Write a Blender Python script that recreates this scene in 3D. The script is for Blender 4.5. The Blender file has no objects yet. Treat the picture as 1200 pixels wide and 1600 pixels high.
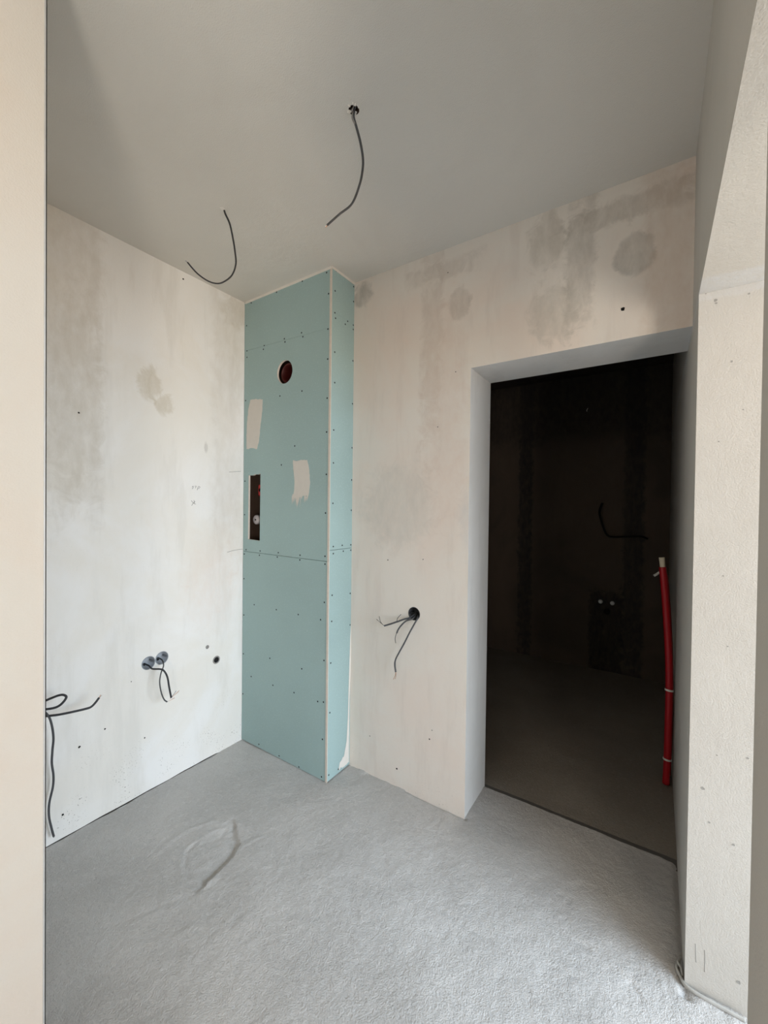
import bpy, bmesh, math, random
from mathutils import Vector, Matrix, noise
random.seed(7)
S = bpy.context.scene
COL = S.collection

# ------------------------------------------------------------------ camera
F, YAW, PITCH, ROLL, CH = 637.26, 0.5885, 0.0122, 0.0117, 1.4565
fw = Vector((-math.sin(YAW)*math.cos(PITCH), math.cos(YAW)*math.cos(PITCH), -math.sin(PITCH)))
rt = Vector((math.cos(YAW), math.sin(YAW), 0)); up = rt.cross(fw)
cr, sr = math.cos(ROLL), math.sin(ROLL)
rt, up = cr*rt + sr*up, -sr*rt + cr*up
CAMP = Vector((0, 0, CH))
cam = bpy.data.cameras.new('camera'); cam.sensor_fit = 'HORIZONTAL'; cam.sensor_width = 36.0
cam.lens = F/1200*36; cam.clip_start = 0.02
co = bpy.data.objects.new('camera', cam); COL.objects.link(co)
m3 = Matrix((rt, up, -fw)).transposed()
co.matrix_world = Matrix.Translation(CAMP) @ m3.to_4x4()
S.camera = co

# ------------------------------------------------------------------ world, daylight, exposure
w = bpy.data.worlds.new('world'); S.world = w; w.use_nodes = True
w.node_tree.nodes['Background'].inputs[0].default_value = (.75, .85, 1, 1)
w.node_tree.nodes['Background'].inputs[1].default_value = 1.0
S.view_settings.view_transform = 'Standard'; S.view_settings.look = 'None'
S.view_settings.gamma = 1; S.view_settings.use_curve_mapping = False
S.view_settings.exposure = -0.36

def area(name, loc, direction, sx, sy, power, color, spread=180):
    l = bpy.data.lights.new(name, 'AREA'); l.shape = 'RECTANGLE'; l.size = sx; l.size_y = sy
    l.energy = power; l.color = color; l.spread = math.radians(spread)
    o = bpy.data.objects.new(name, l); COL.objects.link(o); o.location = loc
    o.rotation_euler = Vector(direction).to_track_quat('-Z', 'Y').to_euler(); return o
# daylight in the two windows of the room to the right: sky light falls, ground light rises
WX, WY0, WY1, WZ0, WZ1 = 3.5, -1.40, 2.50, .10, 2.60        # balcony window of the side room
area('window_sky_light', (WX-.06, (WY0+WY1)/2, 1.70), (-1, 0, -.70), WY1-WY0-.1, 1.7, 190, (.62, .81, 1.0), 105)
area('window_ground_light', (WX-.06, (WY0+WY1)/2, 1.0), (-1, 0, .50), WY1-WY0-.1, 1.6, 100, (1.0, .77, .53), 130)
area('rear_window_light', (1.60, -1.72, 1.00), (-.62, .72, .42), .5, .9, 24, (1.0, .90, .78), 110)

# ------------------------------------------------------------------ measured room (metres)
L, DB, XB, D, D1, ZD, T, R, P, DK = 2.121, 1.611, -1.416, 1.80, -.726, 2.106, .272, .096, 1.549, 4.15
H = 2.7; CX, CY = -1.118, .333; JY = .615; WT = .20
def ray(u, v): return fw*F + rt*(u-600) + up*(800-v)
def onz(u, v, z): d = ray(u, v); return CAMP + d*((z-CH)/d.z)
def onx(u, v, x): d = ray(u, v); return CAMP + d*(x/d.x)
def ony(u, v, y): d = ray(u, v); return CAMP + d*(y/d.y)

# ------------------------------------------------------------------ materials
class N:
    def __init__(s, name):
        s.m = bpy.data.materials.new(name); s.m.use_nodes = True; s.t = s.m.node_tree
        s.b = s.t.nodes['Principled BSDF']; s.co = s.t.nodes.new('ShaderNodeTexCoord').outputs['Object']
        s.sep = s.t.nodes.new('ShaderNodeSeparateXYZ'); s.t.links.new(s.co, s.sep.inputs[0])
    def put(s, sock, v):
        if hasattr(v, 'is_output'): s.t.links.new(v, sock)
        elif isinstance(v, (tuple, list)) and len(v) == 3 and sock.type == 'RGBA': sock.default_value = (*v, 1)
        else: sock.default_value = v
    def math(s, op, a, b=0.0, clamp=False):
        n = s.t.nodes.new('ShaderNodeMath'); n.operation = op; n.use_clamp = clamp
        s.put(n.inputs[0], a); s.put(n.inputs[1], b); return n.outputs[0]
    def noise(s, scale, detail=4, rough=.55, vec=None, dist=0, stretch=None):
        n = s.t.nodes.new('ShaderNodeTexNoise'); n.inputs['Scale'].default_value = scale
        n.inputs['Detail'].default_value = detail; n.inputs['Roughness'].default_value = rough
        n.inputs['Distortion'].default_value = dist
        v = vec or s.co
        if stretch:
            mp = s.t.nodes.new('ShaderNodeMapping'); mp.inputs['Scale'].default_value = stretch
            s.t.links.new(v, mp.inputs[0]); v = mp.outputs[0]
        s.t.links.new(v, n.inputs['Vector']); return n.outputs[0]
    def ramp(s, v, lo, hi):
        n = s.t.nodes.new('ShaderNodeMapRange'); n.interpolation_type = 'SMOOTHSTEP'
        s.put(n.inputs[0], v); n.inputs[1].default_value = lo; n.inputs[2].default_value = hi; return n.outputs[0]
    def mix(s, f, a, b, mode='MIX'):
        n = s.t.nodes.new('ShaderNodeMix'); n.data_type = 'RGBA'; n.blend_type = mode
        s.put(n.inputs[0], f); s.put(n.inputs[6], a); s.put(n.inputs[7], b); return n.outputs[2]
    def blob(s, ax, ca, cz, ra, rz, soft, wob, box=False, wscale=9):
        """mask of one patch on the surface: ellipse or box about (ca, cz), with a wandering edge"""
        if not hasattr(s, 'wn'): s.wn = s.math('SUBTRACT', s.noise(13, 6, .68, dist=.8), .5); s.wt = s.math('ADD', s.math('MULTIPLY', s.noise(26, 4, .65, stretch=(1, 1, .5)), 1.5), -.05, True)
        wn = s.math('MULTIPLY', s.wn, wob*2.2)
        a = s.math('DIVIDE', s.math('SUBTRACT', s.sep.outputs[ax], ca), ra)
        z = s.math('DIVIDE', s.math('SUBTRACT', s.sep.outputs[2], cz), rz)
        if box: d = s.math('MAXIMUM', s.math('ABSOLUTE', a), s.math('ABSOLUTE', z))
        else: d = s.math('SQRT', s.math('ADD', s.math('MULTIPLY', a, a), s.math('MULTIPLY', z, z)))
        d = s.math('ADD', d, wn)
        return s.ramp(d, 1+soft, 1-soft)
    def bump(s, h, strength, dist, prev=None):
        n = s.t.nodes.new('ShaderNodeBump'); n.inputs['Strength'].default_value = strength
        n.inputs['Distance'].default_value = dist; s.put(n.inputs['Height'], h)
        if prev: s.t.links.new(prev, n.inputs['Normal'])
        return n.outputs[0]
    def done(s, color, rough=.9, normal=None, metal=0, spec=.3):
        s.put(s.b.inputs['Base Color'], color); s.b.inputs['Roughness'].default_value = rough
        s.b.inputs['Metallic'].default_value = metal; s.b.inputs['Specular IOR Level'].default_value = spec
        if normal: s.t.links.new(normal, s.b.inputs['Normal'])
        return s.m

def plain(name, c, rough=.6, metal=0, vary=.12, scale=60, bump=.0, spec=.4):
    n = N(name); f = n.noise(scale, 3)
    c2 = tuple(x*(1-vary) for x in c)
    nb = n.bump(n.noise(scale*2, 3), bump, .002) if bump else None
    return n.done(n.mix(f, c2, c), rough, nb, metal, spec)

def plaster(name, base, tint, ax, patches=(), specks=0, streak=True, rough=.92, grain=.35):
    """skimmed plaster: cloudy tone, trowel streaks, fine grain, filler patches and dirt specks"""
    n = N(name)
    c = n.mix(n.ramp(n.noise(1.6, 5, .6, dist=.6), .38, .66), base, tint)
    if streak:
        st = n.ramp(n.noise(3.2, 4, .65, stretch=(2.6, 2.6, .45)), .50, .68)
        c = n.mix(n.math('MULTIPLY', st, .28), c, tuple(x*.80 for x in tint))
    for (ca, cz, ra, rz, soft, wob, box, colr, k) in patches:
        mk = n.blob(ax, ca, cz, ra, rz, soft, wob, box)
        c = n.mix(n.math('MULTIPLY', n.math('MULTIPLY', mk, n.wt), k), c, colr)
    if specks:
        zm = n.ramp(n.sep.outputs[2], .42, .05)
        sp = n.ramp(n.noise(150, 2, .5), .64, .69)
        cl = n.ramp(n.noise(7, 3), .47, .62)
        c = n.mix(n.math('MULTIPLY', n.math('MULTIPLY', sp, cl), n.math('MULTIPLY', n.math('ADD', zm, .06), specks)), c, (.18, .15, .12))
    nb = n.bump(n.noise(260, 2, .5), grain, .0012)
    nb = n.bump(n.noise(14, 3, .6, stretch=(1, 1, .55)), .30, .006, nb)
    return n.done(c, rough, nb)

G = (.40, .375, .335); P0 = P
WHITE = (.84, .825, .805)
m_left = plaster('plaster_left', WHITE, (.80, .765, .71), 1, [
    (.70, 2.35, .13, .85, .25, .5, True, (.58, .53, .465), .5), (.74, 1.95, .10, .45, .3, .6, False, (.56, .51, .43), .4),
    (1.05, 2.06, .055, .075, .25, .9, False, (.58, .52, .42), .8), (1.125, 1.97, .045, .055, .25, .9, False, (.58, .52, .42), .7),
    (1.50, 2.0, .10, .75, .4, .6, True, (.62, .57, .51), .45), (1.56, 2.62, .10, .10, .4, .8, False, (.60, .55, .48), .6),
    (1.36, 1.78, .012, .03, .3, .9, False, (.45, .42, .38), .7), (1.42, 1.02, .16, .25, .6, .5, False, (.78, .66, .58), .5)], specks=.8)
m_back = plaster('plaster_back', (.81, .755, .69), (.81, .71, .635), 0, [
    (-.083, 2.417, .070, .080, .12, .35, False, G, .62), (-.787, 2.417, .055, .080, .15, .5, False, (.52, .46, .40), .6),
    (-.27, 2.45, .055, .24, .3, .9, True, (.46, .42, .37), .6), (-.40, 2.58, .08, .11, .3, .9, False, (.50, .455, .39), .6),
    (-.37, 2.27, .09, .12, .25, .8, False, (.52, .48, .42), .6), (-.10, 2.60, .20, .045, .35, 1.0, True, (.48, .435, .38), .65),
    (-.90, 2.60, .16, .04, .4, 1.1, True, (.55, .49, .43), .5), (-1.36, 2.62, .06, .06, .3, .8, False, (.42, .39, .35), .75),
    (-.93, 2.25, .05, .42, .45, 1.2, True, (.58, .50, .43), .5), (-1.12, 1.45, .20, .22, .3, .7, False, (.60, .57, .52), .55),
    (-.86, 1.9, .10, .5, .6, .9, False, (.72, .58, .50), .5), (.02, 2.40, .07, .35, .5, .8, True, (.60, .46, .36), .45),
    (-.72, 1.40, .05, .12, .5, .8, False, (.62, .60, .60), .5), (-1.39, .25, .05, .35, .5, .7, True, (.78, .72, .63), .5)], specks=.35)
m_reveal = plaster('plaster_reveal', (.74, .735, .72), (.69, .68, .66), 1, specks=.5)
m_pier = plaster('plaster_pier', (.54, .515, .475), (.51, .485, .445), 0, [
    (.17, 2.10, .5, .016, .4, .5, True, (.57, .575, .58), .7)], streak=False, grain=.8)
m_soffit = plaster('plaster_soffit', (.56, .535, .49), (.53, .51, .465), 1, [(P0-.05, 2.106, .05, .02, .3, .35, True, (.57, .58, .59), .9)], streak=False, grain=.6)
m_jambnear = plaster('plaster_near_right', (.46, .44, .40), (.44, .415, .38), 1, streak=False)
m_near = plaster('plaster_near', (.73, .69, .63), (.73, .655, .58), 1, streak=False, grain=.5)
m_ceil = plaster('paint_ceiling', (.68, .65, .60), (.65, .62, .57), 0, streak=False, grain=.7)
m_room = plaster('plaster_far_room', (.74, .71, .66), (.70, .67, .62), 0)
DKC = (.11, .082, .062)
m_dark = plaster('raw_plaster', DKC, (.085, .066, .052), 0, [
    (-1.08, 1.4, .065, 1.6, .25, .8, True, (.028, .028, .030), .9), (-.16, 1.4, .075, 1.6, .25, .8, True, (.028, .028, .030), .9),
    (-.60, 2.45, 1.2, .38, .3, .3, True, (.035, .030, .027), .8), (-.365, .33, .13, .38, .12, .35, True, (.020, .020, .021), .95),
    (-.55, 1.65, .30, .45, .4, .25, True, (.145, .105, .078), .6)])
m_darkside = plaster('raw_plaster_side', (.24, .22, .19), (.20, .185, .16), 1)

m_raw = plaster('raw_shaft', (.12, .078, .056), (.095, .062, .045), 0)
def concrete(name, base, k=1):
    n = N(name)
    c = n.mix(n.ramp(n.noise(2.2, 6, .62, dist=.4), .35, .68), tuple(x*.86 for x in base), base)
    c = n.mix(n.math('MULTIPLY', n.ramp(n.noise(60, 5, .7), .50, .68), .40), c, tuple(x*1.18 for x in base))
    c = n.mix(n.math('MULTIPLY', n.ramp(n.noise(110, 4, .7), .54, .68), .42), c, tuple(x*.60 for x in base))
    nb = n.bump(n.noise(210, 2, .7), .85*k, .003)
    nb = n.bump(n.noise(75, 3, .65, dist=.4), .50*k, .005, nb)
    return n.done(c, .95, nb, 0, .2)
m_floor = concrete('screed', (.565, .545, .525))
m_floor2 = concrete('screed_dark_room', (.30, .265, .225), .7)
m_joint = plain('joint_filler', (.16, .145, .13), .95)

def board(name, c):
    n = N(name)
    k = n.mix(n.ramp(n.noise(1.3, 3), .35, .65), c, tuple(x*.93 for x in c))
    k = n.mix(n.math('MULTIPLY', n.ramp(n.noise(160, 3, .6), .56, .66), .22), k, tuple(min(1, x*1.35) for x in c))
    return n.done(k, .85, n.bump(n.noise(300, 2), .2, .0008), 0, .25)
m_teal = board('green_gypsum_paper', (.355, .48, .475))
m_gyps = plain('gypsum_core', (.74, .66, .58), .95, vary=.2, scale=40, bump=.2)
m_putty = plain('dry_putty', (.66, .625, .57), .92, vary=.08, scale=30, bump=.25)
m_putty2 = plain('white_putty', (.80, .76, .70), .92, vary=.10, scale=30, bump=.25)
m_screw = plain('screw_black', (.012, .012, .014), .5, .6)
m_cable = plain('cable_sheath', (.035, .036, .040), .55, vary=.25)
m_grey = plain('cable_sheath_grey', (.085, .088, .095), .6, vary=.35, scale=25)
m_dusty = plain('cable_sheath_dusty', (.34, .32, .30), .8, vary=.35, scale=35)
m_copper = plain('copper_wire', (.55, .27, .14), .35, .9)
m_wirew = plain('wire_white', (.72, .70, .66), .5)
m_wireb = plain('wire_blue', (.10, .13, .20), .5)
m_box = plain('socket_box_grey', (.42, .45, .49), .65, vary=.3, scale=45)
m_boxd = plain('socket_box_black', (.05, .052, .055), .55)
m_hole = plain('hole_dark', (.010, .009, .008), .9)
m_metal = plain('galvanised_bead', (.70, .71, .71), .5, .2, vary=.25, scale=25)
m_brown = plain('drain_pipe_redbrown', (.075, .010, .008), .5, vary=.2)
m_pipe = plain('pipe_brown', (.11, .062, .042), .6, vary=.3, scale=18)
m_valve = plain('valve_cap', (.62, .58, .60), .4, .2, vary=.25)
m_redh = plain('red_plastic', (.42, .012, .012), .45)
m_tube = plain('red_tube', (.40, .006, .012), .45, vary=.15)
m_tape = plain('masking_tape', (.72, .64, .48), .8)
m_plug = plain('white_plug', (.92, .92, .92), .15)
m_pencil = plain('pencil_line', (.14, .135, .13), .9)
m_scuff = plain('scuff_grey', (.33, .32, .30), .9)
m_strip = plain('pale_strip', (.52, .51, .48), .9, vary=.3, scale=30, bump=.3)
m_frame = plain('window_white', (.8, .8, .8), .4)

# ------------------------------------------------------------------ builders
def link(name, me, mats, parent=None, smooth=False):
    o = bpy.data.objects.new(name, me); COL.objects.link(o)
    for m in (mats if isinstance(mats, (list, tuple)) else [mats]):
        me.materials.append(m)
    if smooth:
        for p in me.polygons: p.use_smooth = True
    if parent:
        o.parent = parent; o.matrix_parent_inverse = parent.matrix_world.inverted()
    return o
def tag(o, label=None, cat=None, group=None, kind=None):
    for k, v in (('label', label), ('category', cat), ('group', group), ('kind', kind)):
        if v: o[k] = v
    return o
def thing(name, loc, label, cat, group=None):
    o = bpy.data.objects.new(name, None); COL.objects.link(o); o.empty_display_size = .05
    o.location = loc; o.matrix_world = Matrix.Translation(Vector(loc)); return tag(o, label, cat, group)
def from_bm(name, bm, mats, parent=None, smooth=False):
    me = bpy.data.meshes.new(name); bm.normal_update(); bm.to_mesh(me); bm.free()
    return link(name, me, mats, parent, smooth)
def boxes(name, bs, mats, parent=None):
    bm = bmesh.new()
    for (x0, y0, z0, x1, y1, z1) in bs:
        r = bmesh.ops.create_cube(bm, size=1)
        for v in r['verts']:
            v.co = Vector(((x0+x1)/2 + v.co.x*(x1-x0), (y0+y1)/2 + v.co.y*(y1-y0), (z0+z1)/2 + v.co.z*(z1-z0)))
    return from_bm(name, bm, mats, parent)
def circle(a, b, r, n=28, ra=None):
    ra = ra or r
    return [(a + ra*math.cos(2*math.pi*i/n), b + r*math.sin(2*math.pi*i/n)) for i in range(n)]
def plate(name, outline, holes, mp, thick, mats, parent=None):
    """flat slab with holes; outline in (a, b), front face at c = 0, back at c = thick; mp(a, b, c) gives the point"""
    cu = bpy.data.curves.new('tmp', 'CURVE'); cu.dimensions = '2D'; cu.fill_mode = 'BOTH'; cu.extrude = thick/2
    for pts in [outline] + list(holes):
        sp = cu.splines.new('POLY'); sp.points.add(len(pts)-1); sp.use_cyclic_u = True
        for q, (a, b) in zip(sp.points, pts): q.co = (a, b, 0, 1)
    ob = bpy.data.objects.new('tmp', cu); COL.objects.link(ob)
    me = bpy.data.meshes.new_from_object(ob.evaluated_get(bpy.context.evaluated_depsgraph_get()))
    bpy.data.objects.remove(ob); bpy.data.curves.remove(cu)
    bm = bmesh.new(); bm.from_mesh(me); bpy.data.meshes.remove(me)
    bmesh.ops.remove_doubles(bm, verts=bm.verts, dist=1e-6); bm.normal_update()
    for f in bm.faces: f.material_index = 0 if abs(f.normal.z) > .5 else 1; f.smooth = False
    for v in bm.verts: v.co = Vector(mp(v.co.x, v.co.y, thick/2 - v.co.z))
    bmesh.ops.recalc_face_normals(bm, faces=bm.faces)
    me = bpy.data.meshes.new(name); bm.to_mesh(me); bm.free()
    o = link(name, me, [], parent)
    for m in (mats if isinstance(mats, (list, tuple)) else [mats, mats]): me.materials.append(m)
    return o
def smooth_path(pts, n=10):
    pts = [Vector(p) for p in pts]; out = []
    for i in range(len(pts)-1):
        p0, p1, p2, p3 = pts[max(i-1, 0)], pts[i], pts[i+1], pts[min(i+2, len(pts)-1)]
        for k in range(n):
            t = k/n
            out.append(.5*((2*p1) + (p2-p0)*t + (2*p0-5*p1+4*p2-p3)*t*t + (3*p1-p0-3*p2+p3)*t**3))
    return out + [pts[-1]]
def tube(name, pts, r, mat, parent=None, n=10, seg=10, smooth=True, flat=1.0, caps=True, taper=None):
    path = smooth_path(pts, n) if smooth else [Vector(p) for p in pts]
    bm = bmesh.new(); rings = []; ref = None
    for i, p in enumerate(path):
        t = (path[min(i+1, len(path)-1)] - path[max(i-1, 0)]).normalized()
        if ref is None: ref = Vector((0, 0, 1)) if abs(t.z) < .9 else Vector((1, 0, 0))
        a = (ref - t*ref.dot(t)).normalized(); b = t.cross(a); ref = a
        rr = r if taper is None else r*(1 + (taper-1)*i/(len(path)-1))
        rings.append([bm.verts.new(p + a*rr*math.cos(2*math.pi*k/seg) + b*rr*flat*math.sin(2*math.pi*k/seg)) for k in range(seg)])
    for i in range(len(rings)-1):
        for k in range(seg):
            bm.faces.new((rings[i][k], rings[i][(k+1) % seg], rings[i+1][(k+1) % seg], rings[i+1][k]))
    if caps: bm.faces.new(rings[0][::-1]); bm.faces.new(rings[-1])
    bmesh.ops.recalc_face_normals(bm, faces=bm.faces)
    return from_bm(name, bm, mat, parent, True)
def lathe(name, prof, centre, axis, mat, parent=None, seg=28, smooth=True):
    """prof: (radius, along) pairs turned about axis through centre"""
    ax = Vector(axis).normalized(); a = ax.orthogonal().normalized(); b = ax.cross(a); c = Vector(centre)
    bm = bmesh.new(); rings = []
    for (r, h) in prof:
        rings.append([bm.verts.new(c + ax*h + (a*math.cos(2*math.pi*k/seg) + b*math.sin(2*math.pi*k/seg))*max(r, 1e-5)) for k in range(seg)])
    for i in range(len(rings)-1):
        for k in range(seg):
            bm.faces.new((rings[i][k], rings[i][(k+1) % seg], rings[i+1][(k+1) % seg], rings[i+1][k]))
    bmesh.ops.remove_doubles(bm, verts=bm.verts, dist=2e-5)
    bmesh.ops.recalc_face_normals(bm, faces=bm.faces)
    return from_bm(name, bm, mat, parent, smooth)

# ------------------------------------------------------------------ setting
def struct(o, label=None): tag(o, label, kind='structure'); return o
# floor of the niche: a real relief of hand-trowelled screed
def px_floor(l): return [onz(u, v, 0).xy for u, v in l]
RIDGES = [(px_floor([(250, 1330), (268, 1312), (297, 1295), (333, 1283), (372, 1287), (400, 1296)]), .0022, .012),
          (px_floor([(284, 1372), (281, 1350), (288, 1328), (303, 1314), (330, 1298), (357, 1291)]), .0026, .009),
          (px_floor([(300, 1372), (316, 1382), (335, 1372)]), .003, .012),
          (px_floor([(386, 1318), (396, 1312), (408, 1307)]), .0025, .006)]
RIM = px_floor([(369, 1294), (375, 1317), (363, 1338), (347, 1355), (324, 1378)])
GROOVES = [           (px_floor([(290, 1350), (291, 1330), (304, 1317)]), .0035, .006),
           (px_floor([(315, 1318), (345, 1305), (352, 1292)]), .0022, .006),
           (px_floor([(150, 1455), (230, 1425), (330, 1385)]), .0018, .010),
           (px_floor([(640, 1290), (680, 1300)]), .002, .006),
           (px_floor([(985, 1535), (1000, 1560)]), .004, .009), (px_floor([(855, 1505), (905, 1530)]), .002, .006),
           (px_floor([(690, 1420), (740, 1455), (765, 1470)]), .003, .010), (px_floor([(900, 1470), (915, 1478)]), .004, .012)]
def dist(p, pl):
    best = 9
    for a, b in zip(pl, pl[1:]):
        ab = b-a; t = max(0, min(1, (p-a).dot(ab)/ab.length_squared)); best = min(best, (p-a-ab*t).length)
    return best
def bbox(pl, m):
    return min(q.x for q in pl)-m, max(q.x for q in pl)+m, min(q.y for q in pl)-m, max(q.y for q in pl)+m
FEAT = [(pl, h, wd, bbox(pl, wd*4)) for pl, h, wd in RIDGES] + [(pl, -h, wd, bbox(pl, wd*4)) for pl, h, wd in GROOVES]
def floor_z(x, y):
    v = Vector((x, y, 0))
    z = .0034*noise.fractal(v*3.0, .6, 2.1, 4) + .0009*noise.fractal(Vector((x*46, y*36, 3)), .7, 2.1, 3)
    for pl, h, wd, (a, b, c, d) in FEAT:
        if a < x < b and c < y < d:
            q = dist(Vector((x, y)), pl)/wd; z += h*math.exp(-q*q)*(.75 + .5*noise.noise(v*30))
    if -1.62 < x < -1.36 and .88 < y < 1.22:            # steep inner side of the hollow
        best, sgn = 9, 1; p = Vector((x, y))
        for a, b in zip(RIM, RIM[1:]):
            ab = b-a; t = max(0, min(1, (p-a).dot(ab)/ab.length_squared)); q = (p-a-ab*t).length
            if q < best: best, sgn = q, ab.x*(p-a).y - ab.y*(p-a).x
        c = Vector((-1.56, 1.02)); ab = RIM[2]-RIM[1]; ins = ab.x*(c-RIM[1]).y - ab.y*(c-RIM[1]).x
        if sgn*ins > 0: z -= (.013 + .006*noise.noise(v*25))*math.exp(-best/.045)*min(1, best/.016)
        else: z += .0022*math.exp(-best/.020)
    e = (x+1.53)/.12, (y-1.01)/.14
    z -= .006*math.exp(-(e[0]**2 + e[1]**2)**2)
    # shrinkage gaps along the left wall, the wall by the doorway and the pier
    if x > R-.06 and y > P-.04: z += .003*noise.noise(v*40) - .010*math.exp(-((x-R)/.012)**2)
    if abs(y-D) < .05 and -1.05 < x < D1+.01: z -= .008*math.exp(-((y-D)/.007)**2)
    z += .010*math.exp(-((y-D)/.02)**2)*max(0, noise.noise(v*14)) if x < D1 else 0
    z += .003*math.exp(-((y-(D+T-.016))/.012)**2)*(.3 + noise.noise(v*12))
    return z
def relief(name, x0, x1, y0, y1, st, mat, zf, label):
    nx, ny = int((x1-x0)/st)+1, int((y1-y0)/st)+1
    vs = [(x0+(x1-x0)*i/nx, y0+(y1-y0)*j/ny) for j in range(ny+1) for i in range(nx+1)]
    me = bpy.data.meshes.new(name)
    me.from_pydata([(x, y, zf(x, y)) for x, y in vs], [], [(j*(nx+1)+i, j*(nx+1)+i+1, (j+1)*(nx+1)+i+1, (j+1)*(nx+1)+i) for j in range(ny) for i in range(nx)])
    return struct(link(name, me, mat, None, True), label)
fl = relief('floor', -L-.002, R+WT, .30, D+T-.011, .0062, m_floor, floor_z, 'rough grey cement screed floor of the niche')
for v in fl.data.vertices:                               # shrinkage gap opening along the left wall
    if v.co.x < -L-.001:
        gl = max(0, min(1, (v.co.y-.62)/.05, (1.45-v.co.y)/.2)); v.co.x += gl*max(0, .0050 + .005*noise.noise(Vector((0, v.co.y*7, 2))))
struct(boxes('floor_hall', [(-1.25, -1.8, -.06, R+WT, .31, -.001), (R+WT, -1.8, -.06, WX, 3.2, -.001)], m_floor), 'grey screed floor behind the camera and in the side room')
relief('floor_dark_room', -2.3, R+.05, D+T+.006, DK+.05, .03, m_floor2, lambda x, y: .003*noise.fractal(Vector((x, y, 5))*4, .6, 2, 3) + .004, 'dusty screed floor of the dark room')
struct(boxes('floor_joint', [(-.9, D+T-.04, -.03, R+.05, D+T+.03, -.008), (-L-.02, .4, -.03, -L+.03, DB, -.012)], m_joint), 'dark joint across the doorway threshold')

# ceiling with the cable outlet hole
HC = onz(553, 172, H)
struct(plate('ceiling', [(-2.4, -1.95), (WX+.15, -1.95), (WX+.15, 4.3), (-2.4, 4.3)], [circle(HC.x, HC.y, .017, 14), ],
      lambda a, b, c: (a, b, H+c), .05, [m_ceil, m_hole]), 'flat grey-beige ceiling')
# left wall (kitchen niche) with recessed boxes and pipe outlets
BX1, BX2 = onx(232, 1036, -L), onx(253, 1028, -L); HO1, HO2 = onx(324, 1011, -L), onx(338, 1031, -L)
BXN = onx(63, 1118, -L)
lw = struct(plate('wall_left', [(.2 + 1.85*i/60, .0035 + .003*noise.noise(Vector((i*.31, 4, 1))) - (.006 if i > 40 else 0)) for i in range(61)] + [(2.05, H), (.2, H)],
      [circle(b.y, b.z, .034) for b in (BX1, BX2)] + [circle(HO1.y, HO1.z, .011, 16), circle(HO2.y, HO2.z, .021, 20)],
      lambda a, b, c: (-L-c, a, b), .07, [m_left, m_putty]), 'off-white plastered left wall of the niche')
struct(boxes('wall_left_core', [(-L-.22, .2, -.05, -L-.0701, 4.3, H)], m_dark))
# back wall with the doorway
BB = ony(647, 959, D)
wb = struct(plate('wall_back', [(-L, -.05), (D1, -.05), (D1, ZD), (R+.02, ZD), (R+.02, H), (-L, H)],
      [circle(BB.x, BB.z, .034)], lambda a, b, c: (a, D+c, b), T, [m_back, m_reveal]), 'pinkish beige plastered back wall with an open doorway')
struct(boxes('wall_shaft', [(-L, DB+.016, 0, -L+.004, D, H), (-L, D-.004, 0, XB-.014, D, H)], m_raw), 'raw brown inside of the riser shaft')
# right wall: reveal pier, lintel over the side doorway, near wall piece
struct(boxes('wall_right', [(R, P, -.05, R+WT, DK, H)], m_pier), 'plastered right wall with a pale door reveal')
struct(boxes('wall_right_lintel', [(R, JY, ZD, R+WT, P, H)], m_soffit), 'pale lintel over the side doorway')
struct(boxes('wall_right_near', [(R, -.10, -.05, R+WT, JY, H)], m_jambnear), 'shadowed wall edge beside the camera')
nl = struct(boxes('wall_near_left', [(-2.4, -1.8, -.05, CX, CY, H)], m_near), 'lit beige wall corner at the left edge')
boxes('corner_bead', [(CX-.020, CY-.0005, 0, CX+.0012, CY+.0012, H), (CX-.0005, CY-.0035, 0, CX+.0012, CY+.0012, H)], m_metal, nl)['label'] = 'thin galvanised corner bead'
# dark room beyond the doorway
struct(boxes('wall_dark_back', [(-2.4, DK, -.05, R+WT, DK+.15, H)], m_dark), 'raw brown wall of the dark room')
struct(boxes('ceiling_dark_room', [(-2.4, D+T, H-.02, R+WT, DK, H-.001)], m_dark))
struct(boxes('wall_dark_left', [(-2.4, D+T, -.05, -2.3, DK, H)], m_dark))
# the bright room to the right, with its windows
def windowed(name, horiz, at, lo, hi, w0, w1, z0, z1):
    if horiz: b = [(lo, at-.15, -.05, w0, at, H), (w1, at-.15, -.05, hi, at, H), (w0, at-.15, -.05, w1, at, z0), (w0, at-.15, z1, w1, at, H)]
    else: b = [(at, lo, -.05, at+.15, w0, H), (at, w1, -.05, at+.15, hi, H), (at, w0, -.05, at+.15, w1, z0), (at, w0, z1, at+.15, w1, H)]
    return struct(boxes(name, b, m_room))
windowed('wall_far_right', False, WX, -1.8, 3.2, WY0, WY1, WZ0, WZ1)
windowed('wall_front', True, -1.8, -1.2, WX+.1, 1.05, 2.15, .5, 2.15)
struct(boxes('wall_side_room_back', [(R+WT, 3.2, -.05, WX+.1, 3.3, H)], m_room))
f = .05
def window(name, horiz, at, a0, a1, z0, z1):
    bars = [(a0, z0, a1, z0+f), (a0, z1-f, a1, z1), (a0, z0, a0+f, z1), (a1-f, z0, a1, z1), ((a0+a1-f)/2, z0, (a0+a1+f)/2, z1)]
    return struct(boxes(name, [(a, at-.03, b, c, at+.03, d) if horiz else (at-.03, a, b, at+.03, c, d) for a, b, c, d in bars], m_frame))
window('window_1', False, WX+.08, WY0, WY1, WZ0, WZ1)
window('window_2', True, -1.88, 1.05, 2.15, .5, 2.15)

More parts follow.
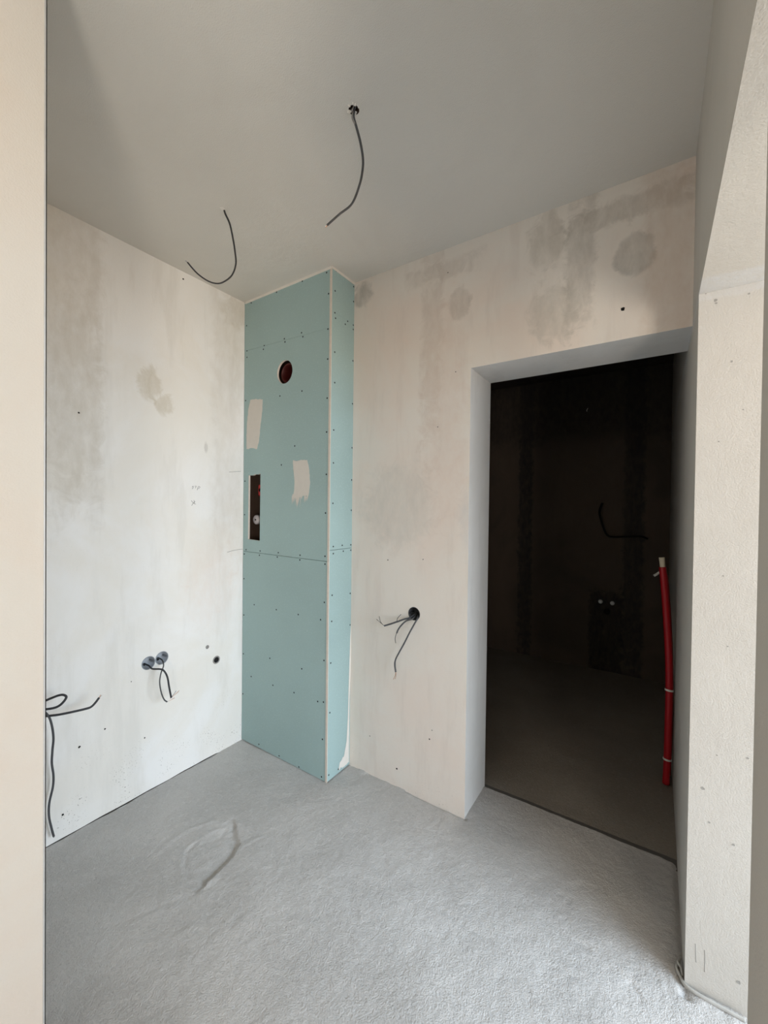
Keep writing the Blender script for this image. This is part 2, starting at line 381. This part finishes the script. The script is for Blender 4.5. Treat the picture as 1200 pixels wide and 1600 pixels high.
# small pits and pencil marks that belong to the walls
def pit(parent, p, nrm, r, mat=m_hole, name='nail_hole'):
    n = Vector(nrm); a = n.orthogonal().normalized(); b = n.cross(a); bm = bmesh.new(); c = Vector(p) + n*.0006
    vs = [bm.verts.new(c + (a*math.cos(k*.7)+b*math.sin(k*.7))*r*random.uniform(.7, 1.15)) for k in range(9)]
    cv = bm.verts.new(c - n*.0004)
    for i in range(9): bm.faces.new((vs[i], vs[(i+1) % 9], cv))
    return from_bm(name, bm, mat, parent)
pit(wb, ony(973, 483, D), (0, -1, 0), .0085)
for u, v, r in [(700, 426, .003), (712, 581, .003), (684, 667, .003), (578, 1150, .003), (620, 1201, .005), (671, 1155, .004), (606, 875, .0035), (661, 874, .003), (675, 1141, .003)]: pit(wb, ony(u, v, D), (0, -1, 0), r)
for u, v, r in [(123, 645, .004), (124, 1167, .006), (164, 1139, .004), (226, 1153, .004), (98, 1273, .006), (286, 436, .005), (205, 1065, .003)]: pit(lw, onx(u, v, -L), (1, 0, 0), r, m_pencil if r > .008 else m_hole)
wr = bpy.data.objects['wall_right']
for u, v, r in [(1103, 459, .002), (1170, 459, .003), (1118, 469, .0045), (1119, 474, .003), (1123, 690, .002), (1143, 565, .003), (1161, 640, .002), (1130, 900, .002), (1098, 1232, .005), (1146, 1320, .004), (1108, 1285, .003), (1154, 1535, .006), (1120, 1180, .002), (1137, 1010, .002), (1168, 1185, .003)]:
    pit(wr, ony(u, v, P), (0, -1, 0), r, m_scuff, 'plaster_pit')
for a in ([(1086.5, 1474), (1086.8, 1488), (1087.5, 1503)], [(1101, 1484), (1101.3, 1500), (1100.5, 1518)]):
    tube('scratch', [ony(u, v, P+.0012) for u, v in a], 0.0018, m_scuff, wr, n=4, seg=6)
def stroke(px, r=.0009):
    tube('pencil_mark', [onx(u, v, -L+.0006) for u, v in px], r, m_pencil, lw, n=3, seg=5)
stroke([(355, 863), (363, 860.5), (371, 859), (379, 858)]); stroke([(358, 737.5), (367, 737), (376, 736.5)])
stroke([(300, 761), (302, 759.5), (301.5, 763), (300, 763.5)]); stroke([(304, 760), (306.5, 759.5), (305, 763)]); stroke([(308, 766), (310, 760), (312.5, 761.5), (309.5, 763.5)])
stroke([(299, 782), (302, 786), (306, 788)]); stroke([(305, 783.5), (302, 786), (299.5, 790)]); stroke([(303, 781.5), (304, 787)])

# ------------------------------------------------------------------ green board boxing of the riser shaft
bx = thing('shaft_boxing', (-1.77, DB, 0), 'green moisture-resistant gypsum board boxing in the corner, full height', 'boxing')
g = .0011; BT = .0125
fr = lambda a, b, c: (a, DB+c, b)
XE = XB-BT-.0012
def zj(u): return 2.402 - (u+L)*.024          # upper joint, sloping slightly
def zl(u): return 1.174 - (u+L)*.010          # lower joint
hole = circle(-1.762, 2.215, .066, 40, .062)
slot = [(-2.072, 1.250), (-1.964, 1.246), (-1.962, 1.648), (-1.985, 1.642), (-2.01, 1.645), (-2.03, 1.638), (-2.070, 1.640)]
TB = [m_teal, m_gyps]
ftop = plate('board', [(-L+.002, zj(-L)+.0004), (XE, zj(XE)+.0004), (XE, H-.006), (-L+.002, H-.006)], [], fr, BT, m_teal, bx)
fmid = plate('board', [(-L+.002, zl(-L)+g), (XE, zl(XE)+g), (XE, zj(XE)-.0004), (-L+.002, zj(-L)-.0004)], [hole, slot], fr, BT, TB, bx)
for p in fmid.data.polygons:
    if p.material_index and abs(p.normal.z) > .9 and not 1.3-.08 < p.center.z < 1.7 and abs(p.center.z-2.215) > .1: p.material_index = 0
flow = plate('board', [(-L+.002, .006), (XE, .004), (XE, zl(XE)-g), (-L+.002, zl(-L)-g)], [], fr, BT, m_teal, bx)
sd = lambda a, b, c: (XB-c, a, b)
def side(z0, z1):
    o = plate('board', [(DB, z0), (D, z0), (D, z1), (DB, z1)], [], sd, BT, m_teal, bx); return o
stop = side(2.470+.0002, H-.006); smid = side(1.226+g, 2.470-.0002); slow = side(.006, 1.226-g)
cb = boxes('raw_edge_strip', [(XB-BT, DB-.0016, .002, XB+.0006, DB+.002, H-.002)], m_gyps, bx); cb['label'] = 'cream raw gypsum edge running up the corner'
ct = boxes('ceiling_filler', [(-L+.01, DB-.004, H-.012, XB, DB+.002, H), (XB-.002, DB, H-.012, XB+.004, D, H)], m_putty2, bx)
# screws: one shared mesh, every screw a part of its board
sm = {}
def screw_mesh(n):
    if n in sm: return sm[n]
    bm = bmesh.new(); ax = Vector(n); a = ax.orthogonal().normalized(); b = ax.cross(a)
    rim = [bm.verts.new((a*math.cos(k*math.pi/5)+b*math.sin(k*math.pi/5))*.0046 + ax*.0007) for k in range(10)]
    inn = [bm.verts.new((a*math.cos(k*math.pi/5)+b*math.sin(k*math.pi/5))*.0024 + ax*.0012) for k in range(10)]
    c = bm.verts.new(ax*.0004)
    for k in range(10):
        bm.faces.new((rim[k], rim[(k+1) % 10], inn[(k+1) % 10], inn[k])); bm.faces.new((inn[k], inn[(k+1) % 10], c))
    me = bpy.data.meshes.new('screw'); bm.to_mesh(me); bm.free(); me.materials.append(m_screw); sm[n] = me; return me
def screw(p, nrm, parent):
    o = bpy.data.objects.new('screw', screw_mesh(nrm)); COL.objects.link(o)
    o.parent = parent; o.matrix_parent_inverse = parent.matrix_world.inverted(); o.location = p
def z1(l): return [(350+x/4.8, 400+y/4.8) for x, y in l]
def z2(l): return [(350+x/4.8, 640+y/4.8) for x, y in l]
def z3(l): return [(350+x/4.212, 860+y/4.212) for x, y in l]
front = z1([(205, 352), (395, 272), (588, 189), (170, 523), (173, 712), (173, 760), (302, 672), (296, 700), (453, 621), (458, 645), (582, 576), (592, 606), (785, 283), (780, 548), (778, 773), (774, 1066), (585, 1013), (420, 1050), (163, 1085), (770, 125)]) \
  + z2([(770, 168), (531, 273), (431, 415), (768, 486), (762, 776), (158, 537), (155, 788), (166, 1050), (153, 1083), (271, 1060), (266, 1092), (408, 1073), (400, 1106), (571, 1092), (569, 1128), (758, 1100), (758, 1159)]) \
  + z3([(132, 186), (131, 425), (128, 680), (123, 943), (199, 357), (345, 390), (489, 422), (636, 456), (661, 342), (658, 724), (655, 998), (617, 994), (461, 936), (322, 887), (179, 830), (302, 710), (512, 779), (648, 1243), (642, 1490), (493, 1425), (363, 1352), (230, 1276)])
sides = z1([(840, 112), (833, 262), (831, 426), (836, 467), (927, 490), (909, 512), (985, 240), (984, 351), (980, 525), (977, 556), (830, 721), (972, 789), (830, 950), (970, 1111)]) \
  + z2([(822, 153), (962, 287), (820, 400), (962, 528), (816, 703), (958, 755), (819, 1027), (819, 1080), (886, 1018), (894, 1062), (950, 1014), (950, 1054)]) \
  + z3([(711, 295), (830, 283), (708, 467), (830, 490), (702, 741), (696, 1068), (689, 1478), (752, 1440)])
for u, v in front:
    p = ony(u, v, DB); p.x = min(max(p.x, -L+.012), XE-.008)
    screw(p, (0, -1, 0), ftop if p.z > zj(p.x) else fmid if p.z > zl(p.x) else flow)
for u, v in sides:
    p = onx(u, v, XB); p.y = min(max(p.y, DB+.012), D-.008)
    screw(p, (1, 0, 0), stop if p.z > 2.470 else smid if p.z > 1.226 else slow)
# putty spread on the boards
def smear(name, px, on, nrm, mat, parent, label, th=.0012, inset=.10):
    pts = [on(u, v) for u, v in px]
    n = Vector(nrm); bm = bmesh.new()
    c = sum(pts, Vector())/len(pts)
    dense = []
    for i, p in enumerate(pts):
        q = pts[(i+1) % len(pts)]
        k = max(1, int((q-p).length/.006))
        for t in range(k): dense.append(p + (q-p)*t/k)
    dense = [p + (p-c)*.04*noise.noise(p*60) for p in dense]
    rim = [bm.verts.new(p + n*.0002) for p in dense]
    inn = [bm.verts.new(p + (c-p)*inset + n*th) for p in dense]
    for i in range(len(rim)):
        j = (i+1) % len(rim); bm.faces.new((rim[i], rim[j], inn[j], inn[i]))
    bm.faces.new(inn)
    bmesh.ops.recalc_face_normals(bm, faces=bm.faces)
    o = from_bm(name, bm, mat, parent); o['label'] = label; return o
onf = lambda u, v: ony(u, v, DB)
ons = lambda u, v: onx(u, v, XB)
smear('putty_patch', [(391, 625), (402, 623), (410.5, 624.5), (410, 640), (407.5, 661), (405, 688), (401.5, 702), (393, 700), (385.2, 702), (385.2, 678), (386, 660), (388, 640)], onf, (0, -1, 0), m_putty, fmid, 'long beige putty patch near the left wall')
rag = [(457.5, 719), (464, 720.5), (470, 718.5), (480, 718.5), (483, 730), (484.7, 755), (482.3, 774), (470, 776), (457.5, 778), (459.6, 766), (460.2, 752), (458.3, 734)]
pp = smear('putty_patch', rag, onf, (0, -1, 0), m_putty, fmid, 'short putty patch with brushed lower edge', .0008, .02)
bm = bmesh.new(); bm.from_mesh(pp.data)
for i in range(34):                                   # brush hairs dragged out of the lower edge
    x = random.uniform(455.5, 481.5); y = random.uniform(772, 776); ln = random.uniform(5, 21)*(1 if x > 463 else .7); ww = random.uniform(.5, 1.3)
    tri = [onf(x-ww, y), onf(x+ww, y), onf(x+ww*.5-ln*.06, y+ln*.6), onf(x-ln*.10, y+ln)]
    bm.faces.new([bm.verts.new(p+Vector((0, -.0004-.00001*i, 0))) for p in tri])
bm.to_mesh(pp.data); bm.free()
smear('putty_patch', [(549, 960), (549.5, 980), (548.5, 1030), (546, 1100), (545, 1190), (536, 1199), (529, 1203), (537, 1188), (541, 1165), (543.5, 1120), (545, 1060), (547, 1000)], ons, (1, 0, 0), m_putty2, slow, 'white putty run down the corner with the wall')

# ------------------------------------------------------------------ pipes seen through the openings of the boxing
t = thing('drain_pipe', (-1.762, DB+.06, 2.215), 'dark red-brown drain pipe end inside the round hole', 'pipe')
lathe('pipe_wall', [(.052, -.035), (.055, -.036), (.0575, -.033), (.0575, .105), (.0545, .105), (.0545, .04), (.050, .02), (.0495, -.033), (.052, -.035)], (-1.762, DB+.06, 2.215), (0, 1, 0), m_brown, t, 36)
lathe('inner_cap', [(0.0, .030), (.03, .031), (.0494, .034)], (-1.762, DB+.06, 2.215), (0, 1, 0), m_brown, t, 36)
t = thing('water_riser', (-2.02, DB+.10, .9), 'brownish water riser pipe behind the rectangular slot', 'pipe')
tube('riser_pipe', [(-2.03, DB+.115, .9), (-2.03, DB+.115, 1.4), (-2.03, DB+.115, 2.0)], .034, m_pipe, t, n=3, seg=18)
lathe('coupling', [(.034, -.03), (.040, -.026), (.040, .026), (.034, .03)], (-2.03, DB+.115, 1.72), (0, 0, 1), m_pipe, t)
vv = ony(400.5, 812, DB+.040)
t = thing('water_meter', vv, 'round silvery water meter cap behind the slot', 'meter')
lathe('cap', [(0, -.006), (.020, -.006), (.026, -.004), (.029, .0), (.029, .012), (.024, .014), (.0, .014)], vv, (0, 1, 0), m_valve, t)
lathe('centre_screw', [(0, -.0085), (.004, -.0085), (.006, -.005)], vv, (0, 1, 0), m_screw, t, 12)
lathe('body', [(.0, .014), (.020, .014), (.020, .038), (0, .039)], vv, (0, 1, 0), m_pipe, t)
rv = ony(405, 766, DB+.050)
t = thing('shut_off_valve', rv, 'red handled shut-off valve at the right of the slot', 'valve')
boxes('handle', [(rv.x+.002, rv.y-.012, rv.z-.035, rv.x+.040, rv.y+.004, rv.z+.035)], m_redh, t).modifiers.new('b', 'BEVEL').width = .006
lathe('stem', [(.0, -.012), (.012, -.012), (.012, .05), (0, .05)], rv + Vector((.022, 0, 0)), (0, 1, 0), m_pipe, t, 14)

# ------------------------------------------------------------------ cables
def vertical_plane(p0):
    """upright plane through p0, square to the horizontal line of sight"""
    n = Vector((p0.x, p0.y, 0)).normalized()
    def f(u, v, off=0.0):
        d = ray(u, v); k = (n.dot(p0-CAMP)-off)/n.dot(d); return CAMP + d*k
    return f
def ends(parent, p, d, mats, spread=.010, ln=.022, r=.0011):
    d = Vector(d).normalized(); a = d.orthogonal().normalized(); b = d.cross(a)
    for i, m in enumerate(mats):
        s = (a*math.cos(i*2.1+.5) + b*math.sin(i*2.1+.5))*spread
        tube('wire', [p - d*.006, p + d*ln*.45 + s*.5, p + d*ln*random.uniform(.8, 1.1) + s], r, m, parent, n=5, seg=6)
c0 = onz(349, 328, H); vp = vertical_plane(c0)
t = thing('ceiling_cable', c0, 'black cable hooking in a J below the ceiling, above the left wall', 'cable')
pts = [c0+Vector((0, 0, .01))] + [vp(u, v) for u, v in [(352, 334), (359, 350), (364, 373), (367, 392), (368.5, 412), (363, 429), (352, 439), (340, 443), (325, 439), (308, 427), (293, 410)]]
tube('sheath', pts, .0042, m_cable, t, flat=.7); ends(t, pts[-1], pts[-1]-pts[-2], [m_wirew, m_wireb], .002, .010)
smear('plaster_rim', [(343, 324), (349, 323.5), (352, 327), (351, 330), (346, 328)], lambda u, v: onz(u, v, H), (0, 0, -1), m_putty2, t, 'chipped plaster at the cable outlet')
vp = vertical_plane(HC)
t = thing('ceiling_cable', HC, 'dusty dark cable curving down from the chipped hole in the ceiling', 'cable')
pts = [HC+Vector((0, 0, .03)), HC+Vector((0, 0, -.004))] + [vp(u, v) for u, v in [(552.5, 183), (557, 199), (563, 222), (567, 247), (566.5, 265), (562, 288), (550, 318), (530, 335), (511, 352)]]
tube('sheath', pts, .0042, m_grey, t, flat=.72); ends(t, pts[-1], pts[-1]-pts[-2], [m_wirew, m_copper], .002, .008)
tube('bare_core', [HC+Vector((.004, .006, .02)), vp(550.5, 182), vp(555, 194)], .0030, m_dusty, t, n=5)
tube('tie_wire', [HC+Vector((.006, -.006, .01)), HC+Vector((.000, -.008, -.006)), HC+Vector((-.006, -.004, -.003)), HC+Vector((-.009, 0, .01))], .0018, m_dusty, t)
bm = bmesh.new()
for k in range(15):
    a = random.uniform(0, 6.28); rr = random.uniform(.009, .022 if k % 5 else .042); s = random.uniform(.002, .006)
    c = HC + Vector((math.cos(a)*rr, math.sin(a)*rr, -.001)); r = bmesh.ops.create_cone(bm, cap_ends=True, segments=5, radius1=s, radius2=s*.3, depth=.004)
    for v in r['verts']: v.co = Vector((v.co.x*1.6*math.cos(a)-v.co.y*math.sin(a), v.co.x*1.6*math.sin(a)+v.co.y*math.cos(a), -v.co.z)) + c
from_bm('chipped_plaster', bm, m_putty2, t)['label'] = 'pale broken plaster around the hole'
lathe('outlet_cup', [(.0168, 0), (.0165, .045), (0, .045)], HC, (0, 0, 1), m_pipe, t, 14)

def socket_box(name, c, nrm, mat, label, group=None, r=.0335, depth=.045):
    t = thing(name, c, label, 'socket box', group)
    inn = -Vector(nrm)
    lathe('cup', [(r, -.0012), (r-.0022, -.0016), (r-.003, .002), (r-.004, depth-.003), (0, depth-.003), (0, depth), (r-.0005, depth), (r, -.0012)], c, inn, mat, t, 30)
    a = Vector((0, 0, 1)); b = inn.cross(a)
    for s in (-1, 1):
        lathe('screw_post', [(.0045, .003), (.0045, depth-.004), (0, depth-.004)], Vector(c) + b*s*(r-.007), inn, mat, t, 10)
        lathe('knockout', [(.007, depth-.0045), (.006, depth-.007), (0, depth-.007)], Vector(c) + a*s*(r-.018), inn, m_hole, t, 12)
    return t
g1 = 'paired socket boxes on the left wall'
socket_box('socket_box', BX1, (1, 0, 0), m_box, 'grey round socket box, left one of the pair on the left wall', g1)
socket_box('socket_box', BX2, (1, 0, 0), m_box, 'grey round socket box, right one of the pair on the left wall', g1)
px = lambda u, v, o: onx(u, v, -L+o)
t = thing('wall_cable', BX1, 'dark cable from the left socket box arching over and down', 'cable')
pts = [BX1+Vector((-.035, -.004, -.010)), BX1+Vector((-.005, .004, -.016)), px(238, 1045, .05), px(250, 1045.5, .09), px(256, 1048, .105), px(261.5, 1058, .11), px(264.5, 1075, .11), px(267.5, 1090, .105)]
tube('sheath', pts, .0044, m_cable, t, flat=.72); ends(t, pts[-1], (.0, .09, .05), [m_copper, m_wirew, m_wireb], .008, .045)
t = thing('wall_cable', BX2, 'lighter grey cable hanging in a loop below the right socket box', 'cable')
pts = [BX2+Vector((-.035, -.002, -.006)), BX2+Vector((-.005, .004, -.014)), px(255.5, 1040, .05), px(251.5, 1052, .08), px(249.5, 1066, .09), px(252, 1082, .10), px(256.5, 1093, .10), px(261, 1096.5, .10)]
tube('sheath', pts, .0042, m_grey, t, flat=.72); ends(t, pts[-1], (.02, .09, .03), [m_wirew, m_copper], .004, .035)
t = thing('water_outlet', HO2, 'dark round drain outlet low on the left wall near the boxing', 'outlet')
lathe('sleeve', [(.0208, -.001), (.0155, -.001), (.0150, .003), (.0148, .055), (0, .055)], HO2, (-1, 0, 0), m_boxd, t, 22)
lathe('rim', [(.0235, -.0002), (.0205, -.0022), (.0160, -.0014)], HO2, (-1, 0, 0), m_dusty, t, 22)
t = thing('water_outlet', HO1, 'small grey capped water outlet above the dark drain outlet', 'outlet')
lathe('sleeve', [(.0108, -.0006), (.0085, -.0012), (.0080, .006), (0, .007)], HO1, (-1, 0, 0), m_dusty, t, 18)
# cables at the left edge, coming out behind the near wall corner
g2 = 'cables behind the near left wall edge'
t = thing('wall_cable', BXN, 'dark cable loop curling back behind the left wall edge', 'cable', g2)
tube('sheath', [px(58, 1100, .02), px(68, 1096, .05), px(80, 1091, .08), (px(92, 1086.5, .10)), px(100, 1086, .11), px(103.5, 1090, .115), px(97, 1099, .115), px(88, 1105, .11), px(74, 1108, .09), px(58, 1109, .03)], .0046, m_cable, t, flat=.75)
t = thing('wall_cable', BXN, 'dark cable reaching out to the right with an upturned tip', 'cable', g2)
pts = [px(58, 1122, .02), px(72, 1119, .06), px(90, 1117, .09), px(115, 1112, .11), px(136, 1107, .12), px(143, 1104, .12), px(149, 1098, .12), px(155, 1090, .12)]
tube('sheath', pts, .0048, m_cable, t, flat=.75); ends(t, pts[-1], pts[-1]-pts[-2], [m_dusty, m_copper], .003, .012)
t = thing('wall_cable', BXN, 'long wavy dark cable hanging down the left wall almost to the floor', 'cable', g2)
pts = [px(60, 1108, .02), px(70, 1113, .06), px(77, 1121, .07), px(81.5, 1136, .07), px(83.5, 1154, .06), px(82, 1172, .05), px(81, 1192, .04), px(83.5, 1212, .04), px(82.5, 1230, .035), px(77, 1255, .03), px(76.5, 1275, .03), px(80, 1292, .03), px(84, 1307, .03)]
tube('sheath', pts, .0046, m_grey, t, flat=.75); ends(t, pts[-1], pts[-1]-pts[-2], [m_cable, m_wirew], .002, .006)
# black box with three cables on the back wall
socket_box('socket_box', BB, (0, -1, 0), m_boxd, 'black round socket box with cables beside the doorway', None)
py = lambda u, v, o: ony(u, v, D-o)
zc = lambda x, y: (560+x/6, 900+y/6)
g3 = 'cables from the black socket box'
t = thing('wall_cable', BB, 'grey cable from the black box reaching left with split wires', 'cable', g3)
pts = [BB+Vector((-.005, .03, -.004)), py(*zc(480, 392), .012)] + [py(*zc(x, y), o) for x, y, o in [(430, 405, .03), (360, 430, .05), (300, 450, .06), (242, 467, .07)]]
tube('sheath', pts, .0046, m_grey, t, flat=.75)
for a in [[(242, 467), (205, 435), (170, 405)], [(242, 467), (208, 430), (195, 378)]]:
    tube('wire', [py(*zc(*q), .07) for q in a], .0013, m_cable, t, n=5, seg=6)
tube('wire', [py(*zc(360, 430), .05), py(*zc(368, 395), .06), py(*zc(400, 360), .065)], .0014, m_cable, t, n=5, seg=6)
t = thing('wall_cable', BB, 'short grey cable curling down from the black box', 'cable', g3)
pts = [BB+Vector((-.002, .03, -.008)), py(*zc(510, 400), .015)] + [py(*zc(x, y), o) for x, y, o in [(450, 420, .035), (400, 465, .05), (372, 505, .055), (360, 535, .055)]]
tube('sheath', pts, .0042, m_grey, t, flat=.75); tube('wire', [py(*zc(x, y), .055) for x, y in [(360, 530), (347, 570), (345, 600), (350, 630)]], .0018, m_cable, t, n=5, seg=6)
t = thing('wall_cable', BB, 'long grey cable hanging down from the black box', 'cable', g3)
pts = [BB+Vector((.006, .03, -.010)), py(*zc(553, 398), .012)] + [py(*zc(x, y), o) for x, y, o in [(530, 440, .025), (480, 530, .035), (430, 630, .04), (380, 720, .04), (350, 780, .04), (342, 830, .04), (350, 900, .04)]]
tube('sheath', pts, .0050, m_grey, t, flat=.75)
for a in [[(350, 895), (345, 930), (328, 970)], [(350, 895), (352, 930), (345, 965)]]:
    tube('wire', [py(*zc(*q), .04) for q in a], .0013, m_copper, t, n=5, seg=6)

# ------------------------------------------------------------------ dark room things
pd = lambda u, v, o: ony(u, v, DK-o)
t = thing('wall_cable', pd(990, 838, 0), 'black cable curling out of the dark room wall', 'cable')
tube('sheath', [pd(1012, 842, 0), pd(1000, 838, .03), pd(980, 838.5, .05), pd(958, 839, .07), pd(949, 836, .08), pd(943, 824, .09), pd(938, 808, .09), pd(937, 798, .09), pd(941, 786, .09)], .009, m_hole, t)
for u, v, s in ((938.5, 939.5, 'left'), (957, 942, 'right')):
    c = pd(u, v, 0); t = thing('pipe_plug', c, 'white round pipe plug in the dark room, %s one of two' % s, 'plug', 'white pipe plugs in the dark room')
    lathe('cap', [(0, .030), (.010, .030), (.0165, .026), (.018, .018), (.018, 0)], c, (0, -1, 0), m_plug, t, 18)
    lathe('collar', [(.018, .010), (.023, .009), (.024, 0)], c, (0, -1, 0), m_boxd, t, 18)
c = pd(948.5, 955, 0); t = thing('drain_outlet', c, 'black drain pipe mouth below the two white plugs', 'outlet')
lathe('pipe_ring', [(.026, 0), (.027, .020), (.022, .021), (.021, .002), (0, .002)], c, (0, -1, 0), m_hole, t, 20)
c = pd(917.5, 643, 0); t = thing('wall_hook', c, 'tiny pale hook high on the dark room wall', 'hook')
tube('shank', [c, c+Vector((0, -.03, 0)), c+Vector((.004, -.035, .012)), c+Vector((.010, -.034, .022))], .003, m_plug, t, n=4, seg=6)
# red tubes tied together along the right wall
Y0 = 2.60
pr = lambda u, v, o=0: ony(u, v, Y0+o)
t = thing('red_tube', pr(1042, 1222), 'red insulated tube standing by the dark room wall, taped at its top', 'tube', 'red tubes in the dark room')
main = [(1041, 1224), (1043, 1190), (1044.5, 1140), (1046, 1085), (1045.5, 1030), (1043, 980), (1040, 935), (1037.5, 905), (1035.5, 886)]
tube('tube', [pr(u-.5, v) for u, v in main], .0165, m_tube, t, seg=16)
tube('tape_wrap', [pr(1036, 890), pr(1035.2, 884), pr(1034.6, 877), pr(1034, 871)], .011, m_tape, t, taper=1.25, seg=12)
for v, u in ((1078, 1046), (1186, 1043)):
    c = pr(u-.5, v); lathe('cable_tie', [(.0185, -.005), (.0200, -.003), (.0200, .003), (.0185, .005)], c, (0.05, .1, 1), m_wirew, t, 18)
t = thing('red_tube', pr(1046, 1222, .06), 'second red tube half hidden behind the taped red tube', 'tube', 'red tubes in the dark room')
tube('tube', [pr(u+3.0, v, .07) for u, v in [(1040, 1210), (1043, 1140), (1044, 1085), (1043.5, 1030), (1041.5, 980), (1038.5, 935), (1036, 905), (1032, 890)]], .015, m_tube, t, seg=16)
tube('tape_wrap', [pr(1034, 891, .06), pr(1028, 896, .05), pr(1022, 899.5, .04)], .006, m_wirew, t, taper=1.1, seg=10)
# loose strip at the foot of the pier
t = thing('edge_strip', onz(1075, 1540, 0), 'pale crumpled strip lying along the foot of the door reveal', 'strip')
tube('strip', [onz(u, v, .006) for u, v in [(1061, 1502), (1057, 1512), (1062, 1524), (1069, 1537), (1082, 1548), (1100, 1559), (1125, 1573), (1165, 1595)]], .0065, m_strip, t, flat=.55)
tube('curl', [onz(1063, 1497, .012), onz(1059, 1503, .022), onz(1064, 1512, .016), onz(1066, 1525, .006)], .0035, m_strip, t, n=6)
